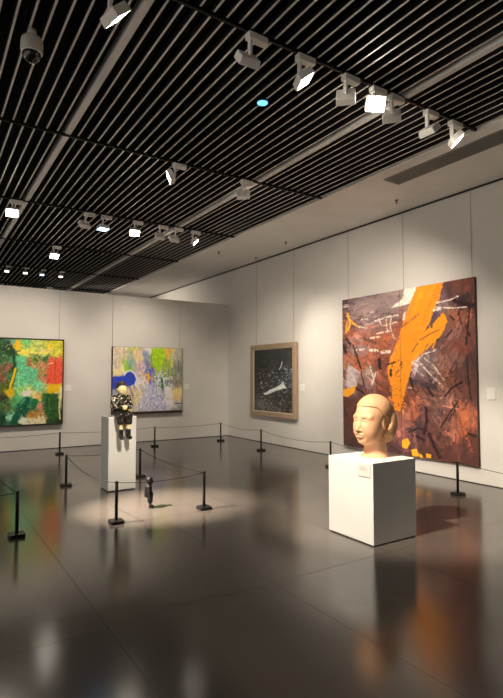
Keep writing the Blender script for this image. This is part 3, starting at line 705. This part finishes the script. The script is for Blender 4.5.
canvas('painted_canvas', pp, (xa+.012, 11.872, za+.03), (1, 0), xb-xa-.024, zb-za-.035, 190, 170, paint_P, (1.2, 1.28, 1.42), (0, -1, 0))
boxo('frame_strip', (xa-4.70-.004, xb-4.70+.004, -.02, .05, za-.73, za-.70+.02), M_edge, pp)
for x in (3.81, 5.56): tubeo('hanging_wire', [(x-4.70, .05, zb-.70), (x-4.70, .05, BH-.70)], .003, M_wire, pp, 6)

# wall caption cards
M_card = mat('wall_card', (.78, .76, .72), rough=.5)
for nm, d, lb in (('b', (2.735, 2.89, BY-.012, BY, 1.26, 1.40), 'small white caption card right of the green and red painting'),
                  ('b', (5.685, 5.83, BY-.012, BY, 1.265, 1.395), 'small white caption card right of the pale painting'),
                  ('r', (WX-.014, WX, 8.67, 8.81, 1.275, 1.42), 'small white caption card right of the dark framed painting'),
                  ('r', (WX-.022, WX, 4.28, 4.415, 1.26, 1.43), 'small white caption card right of the huge orange painting')):
    r = empty('caption_card', ((d[0]+d[1])/2, (d[2]+d[3])/2, d[4])); tag(r, lb, 'caption card', 'wall caption cards')
    c = [d[0]-r.location.x, d[1]-r.location.x, d[2]-r.location.y, d[3]-r.location.y, 0, d[5]-d[4]]
    boxo('card', c, M_card, r, bev=.001, seg=1)

# ------------------------------------------------------------------ lighting tracks and spotlights
TY = {1: 3.43, 2: 6.15, 3: 8.88, 4: 11.58, 5: 14.33, 6: 17.06}
for n_, lb in ((1, 'black lighting track nearest the camera, running to the plaster edge with the brightest lamp'), (2, 'black lighting track second from the camera, with two visible lamps'),
               (3, 'black lighting track third from the camera, with a row of seven lamps'), (4, 'black lighting track just in front of the back wall with a single lamp'),
               (5, 'black lighting track beyond the back wall, carrying four distant lamps'), (6, 'black lighting track farthest away, behind all others')):
    t = empty('lighting_track', (0, TY[n_], HC)); tag(t, lb, 'lighting track', 'ceiling lighting tracks')
    boxo('track_rail', (-3.5, SOF-.06, -.013, .013, -.03, 0), M_black, t)
    boxo('track_slot', (-3.5, SOF-.06, -.005, .005, -.0315, -.029), M_rail, t)
M_lens = {}
def lens_mat(kind):
    if kind not in M_lens:
        e, s_ = {'warm': ((1, .90, .76), 24.0), 'bright': ((1, .93, .82), 50.0), 'cool': ((.35, .62, 1.0), 12.0), 'dim': ((1, .92, .8), 2.2), 'coolfar': ((.45, .68, 1.0), 2.2)}[kind]
        M_lens[kind] = mat('lens_'+kind, (.9, .9, .9), emit=e, estr=s_)
    return M_lens[kind]
NL = [0]
def spotlight(x, tn, target, label, power=200, size=60, kind='warm', color=WARM, blend=.9, drop=.17, flip=1, z=HC-.031, rad=.05):
    y = TY[tn]
    r = empty('track_spotlight', (x, y, z)); tag(r, label, 'spotlight', 'white track spotlights')
    if not hasattr(spotlight, 'am'):
        bm = bmesh.new(); box(bm, -.095, .095, -.036, .036, -.06, 0); bevel(bm, .008, 2); spotlight.am = mesh_of(bm, 'adapter'); spotlight.am.materials.append(M_lampw)
        bm = bmesh.new(); box(bm, -.095, .095, -.075, .075, -.035, .035)
        for v in bm.verts:
            if v.co.z > 0: v.co.x *= .92; v.co.y *= .92
        bevel(bm, .006, 2)
        bot = min(bm.faces, key=lambda f: f.calc_center_median().z+(0 if abs(f.normal.z) > .9 else 1))
        bmesh.ops.inset_region(bm, faces=[bot], thickness=.008); bmesh.ops.translate(bm, verts=list(bot.verts), vec=(0, 0, .016)); spotlight.hm = mesh_of(bm, 'lamp_head'); spotlight.hm.materials.append(M_lampw)
        bm = bmesh.new(); box(bm, -.080, .080, -.060, .060, -.025, -.0185); spotlight.rm = {}
        spotlight.lbm = bm
    link('adapter', spotlight.am, None, r)
    hc = Vector((flip*-.066, 0, -drop))
    d = (Vector(target)-(Vector((x, y, z))+hc)).normalized()
    q = (-d).to_track_quat('Z', 'Y')
    boxo('arm', (flip*-.066-.012, flip*-.066+.012, -.021, .021, -drop-.015, -.05), M_lampw, r, bev=.004)
    h_ = link('lamp_head', spotlight.hm, None, r, hc+d*.055); h_.rotation_mode = 'QUATERNION'; h_.rotation_quaternion = q
    if kind not in spotlight.rm:
        me = bpy.data.meshes.new('lens'); spotlight.lbm.to_mesh(me); me.materials.append(lens_mat(kind)); spotlight.rm[kind] = me
    link('lens', spotlight.rm[kind], None, h_)
    if power:
        ld = bpy.data.lights.new('spot', 'SPOT'); ld.energy = power*LAMP_GAIN; ld.color = color; ld.spot_size = math.radians(size); ld.spot_blend = blend; ld.shadow_soft_size = rad
        lo_ = bpy.data.objects.new('spot', ld); COL.objects.link(lo_); lo_.parent = r
        lo_.location = hc+d*(.055+.05+rad); lo_.rotation_mode = 'QUATERNION'; lo_.rotation_quaternion = q
    return r
HEAD = (3.93, 3.78, 1.12)
# track 1
spotlight(1.11, 1, (4.1, 4.12, 1.15), 'white track spotlight at the top beside the long pale ceiling channel, cut by the frame', 1750, 44, rad=.035, blend=.55, drop=.25)
spotlight(2.28, 1, (2.42, 7.1, 1.2), 'white track spotlight turned away, leftmost of the row by the blue downlight', 1000, 30, rad=.03)
spotlight(2.80, 1, (5.3, 2.3, .4), 'white track spotlight with lit lens right of the one turned away', 110, 45)
spotlight(3.35, 1, (6.95, 7.1, 2.2), 'white track spotlight turned away, just left of the brightest lamp', 480, 55)
spotlight(3.72, 1, (.9, -1.6, .6), 'brightest track spotlight, its lens shining straight at the viewer', 40, 50, kind='bright')
spotlight(3.98, 1, (6.95, 6.3, 1.7), 'white track spotlight turned away, just right of the brightest lamp', 420, 60)
spotlight(4.53, 1, (6.95, 3.6, 1.2), 'white track spotlight seen edge on, second from the plaster ceiling edge', 210, 60)
spotlight(4.95, 1, (6.95, 1.6, 1.2), 'white track spotlight with lit lens at the plaster ceiling edge', 150, 60)
# track 2
spotlight(-.45, 2, (2.45, 5.98, .12), 'white track spotlight outside the left edge aimed at the tiny standing figure', 9000, 24, rad=.03, blend=1.0)
spotlight(2.84, 2, (-.56, 7.55, 2.7), 'white track spotlight tilted left, upper of the two on the second track', 60, 50)
spotlight(3.91, 2, (6.95, 9.6, 1.6), 'white track spotlight turned away beside the thin pale ceiling channel', 420, 50)
# track 3
spotlight(.1, 3, (1.6, 11.95, 1.5), 'unseen track spotlight outside the left edge, added to light the green painting', 190, 70)  # extra lamp out of view, added to light the green painting
spotlight(1.235, 3, (.7, 5.6, .4), 'white track spotlight with lit lens at the left edge of the picture', 90, 50)
spotlight(2.40, 3, (1.7, 11.95, 1.6), 'white track spotlight folded back, leftmost of the far cluster of lamps', 210, 70)
spotlight(2.70, 3, (2.75, 8.3, 0), 'track spotlight with bluish lens pointing down in the far cluster', 40, 50, kind='cool', color=COOL)
spotlight(3.28, 3, (2.6, 6.6, .6), 'white track spotlight with lit square lens in the middle of the far row', 60, 50)
spotlight(3.78, 3, (4.7, 11.95, 1.5), 'white track spotlight turned away, left of the thin pale ceiling channel in the far row', 230, 66)
spotlight(4.09, 3, (3.6, 11.95, 1.9), 'white track spotlight seen edge on over the thin pale channel in the far row', 120, 70)
spotlight(4.46, 3, (6.95, 7.6, 1.5), 'white track spotlight with lit lens, rightmost of the far row', 300, 60)
# track 4 and 5
spotlight(2.44, 4, (2.6, 8.6, 0), 'white track spotlight alone just in front of the back wall top', 60, 50)
for x_, k_, lb in ((1.84, 'dim', 'distant small lamp beyond the back wall at the far left'), (2.28, 'dim', 'distant small lamp beyond the back wall, second from the left'),
                   (2.69, 'coolfar', 'distant bluish lamp beyond the back wall'), (3.17, 'dim', 'distant small lamp beyond the back wall, rightmost of four')):
    spotlight(x_, 5, (x_-.2, 12.6, 0), lb, 30, 60, kind=k_, color=COOL if k_ == 'coolfar' else WARM).scale = (.62, .62, .62)

spotlight(3.4, 6, (6.95, 15.5, 2.6), 'farthest spotlight beyond the back wall, unseen, added to light the right wall', 500, 80)  # extra lamp behind the partition, added to brighten the right wall beyond it

# round downlight with bluish lens
dl = empty('round_downlight', (2.93, 4.30, HC)); tag(dl, 'round recessed downlight glowing blue between the ceiling slats', 'downlight')
latheo('trim_ring', [(.062, -.004), (.066, -.012), (.066, .0), (.05, .06), (.03, .06)], M_black, dl, 28)
latheo('lens', [(.001, -.016), (.055, -.0155), (.056, -.0125), (.001, -.012)], mat('lens_blue', (.5, .7, 1), emit=(.10, .45, 1.0), estr=1.5), dl, 28)

# security dome camera
sd = empty('dome_camera', (.70, 4.42, HC)); tag(sd, 'white hanging dome security camera with dark glass on the slat ceiling', 'security camera')
M_camw = mat('camera_white', (.62, .60, .54), rough=.4)
latheo('mount', [(.035, 0), (.035, -.05), (.03, -.055)], M_camw, sd)
latheo('housing', [(.03, -.05), (.055, -.058), (.082, -.085), (.088, -.12), (.088, -.19), (.078, -.2)], M_camw, sd, 32)
latheo('dome_glass', [(.074, -.198), (.073, -.215), (.066, -.24), (.05, -.262), (.026, -.276), (.004, -.28)], mat('dome_glass', (.01, .01, .01), rough=.06, spec=.8), sd, 32)
latheo('camera_ring', [(.0785, -.197), (.0785, -.206), (.07, -.207)], M_lampw, sd, 32)

# air diffuser in the soffit
ad = empty('air_diffuser', (5.765, 3.2, HC)); tag(ad, 'long grey slotted air diffuser set in the plaster ceiling edge', 'air diffuser')
M_diff = mat('diffuser_grey', (.20, .19, .17), rough=.5)
M_diffd = mat('diffuser_dark', (.03, .03, .028), rough=.7)
boxo('backing', (-.15, .15, -2.5, 1.87, -.003, 0), M_diffd, ad)
for k_ in range(6):
    xx = -.13+k_*.052
    boxo('louvre', (xx-.016, xx+.016, -2.5, 1.87, -.010, -.003), M_diff, ad)
for d in ((-.165, -.15, -2.51, 1.885), (.15, .165, -2.51, 1.885)): boxo('frame_side', (*d, -.012, 0), M_diff, ad)
for d in ((-.15, .15, 1.87, 1.885), (-.15, .15, -2.51, -2.5)): boxo('frame_end', (*d, -.012, 0), M_diff, ad)

# sprinkler heads
M_spr = mat('sprinkler_metal', (.12, .11, .10), rough=.4, metal=.6)
for x, y, lb in ((6.45, 5.58, 'sprinkler head under the plaster ceiling above the huge painting'), (6.50, 8.66, 'sprinkler head under the plaster ceiling above the dark framed painting'), (5.72, 10.2, 'far sprinkler head close to the slat ceiling edge'), (6.75, 10.2, 'far sprinkler head close to the black wall rail')):
    r = empty('sprinkler_head', (x, y, HC)); tag(r, lb, 'sprinkler', 'ceiling sprinklers')
    latheo('escutcheon', [(.03, 0), (.03, -.006), (.012, -.01)], M_spr, r, 16)
    latheo('stem', [(.009, -.008), (.009, -.05)], M_spr, r, 10)
    latheo('deflector', [(.02, -.05), (.02, -.055)], M_spr, r, 12)
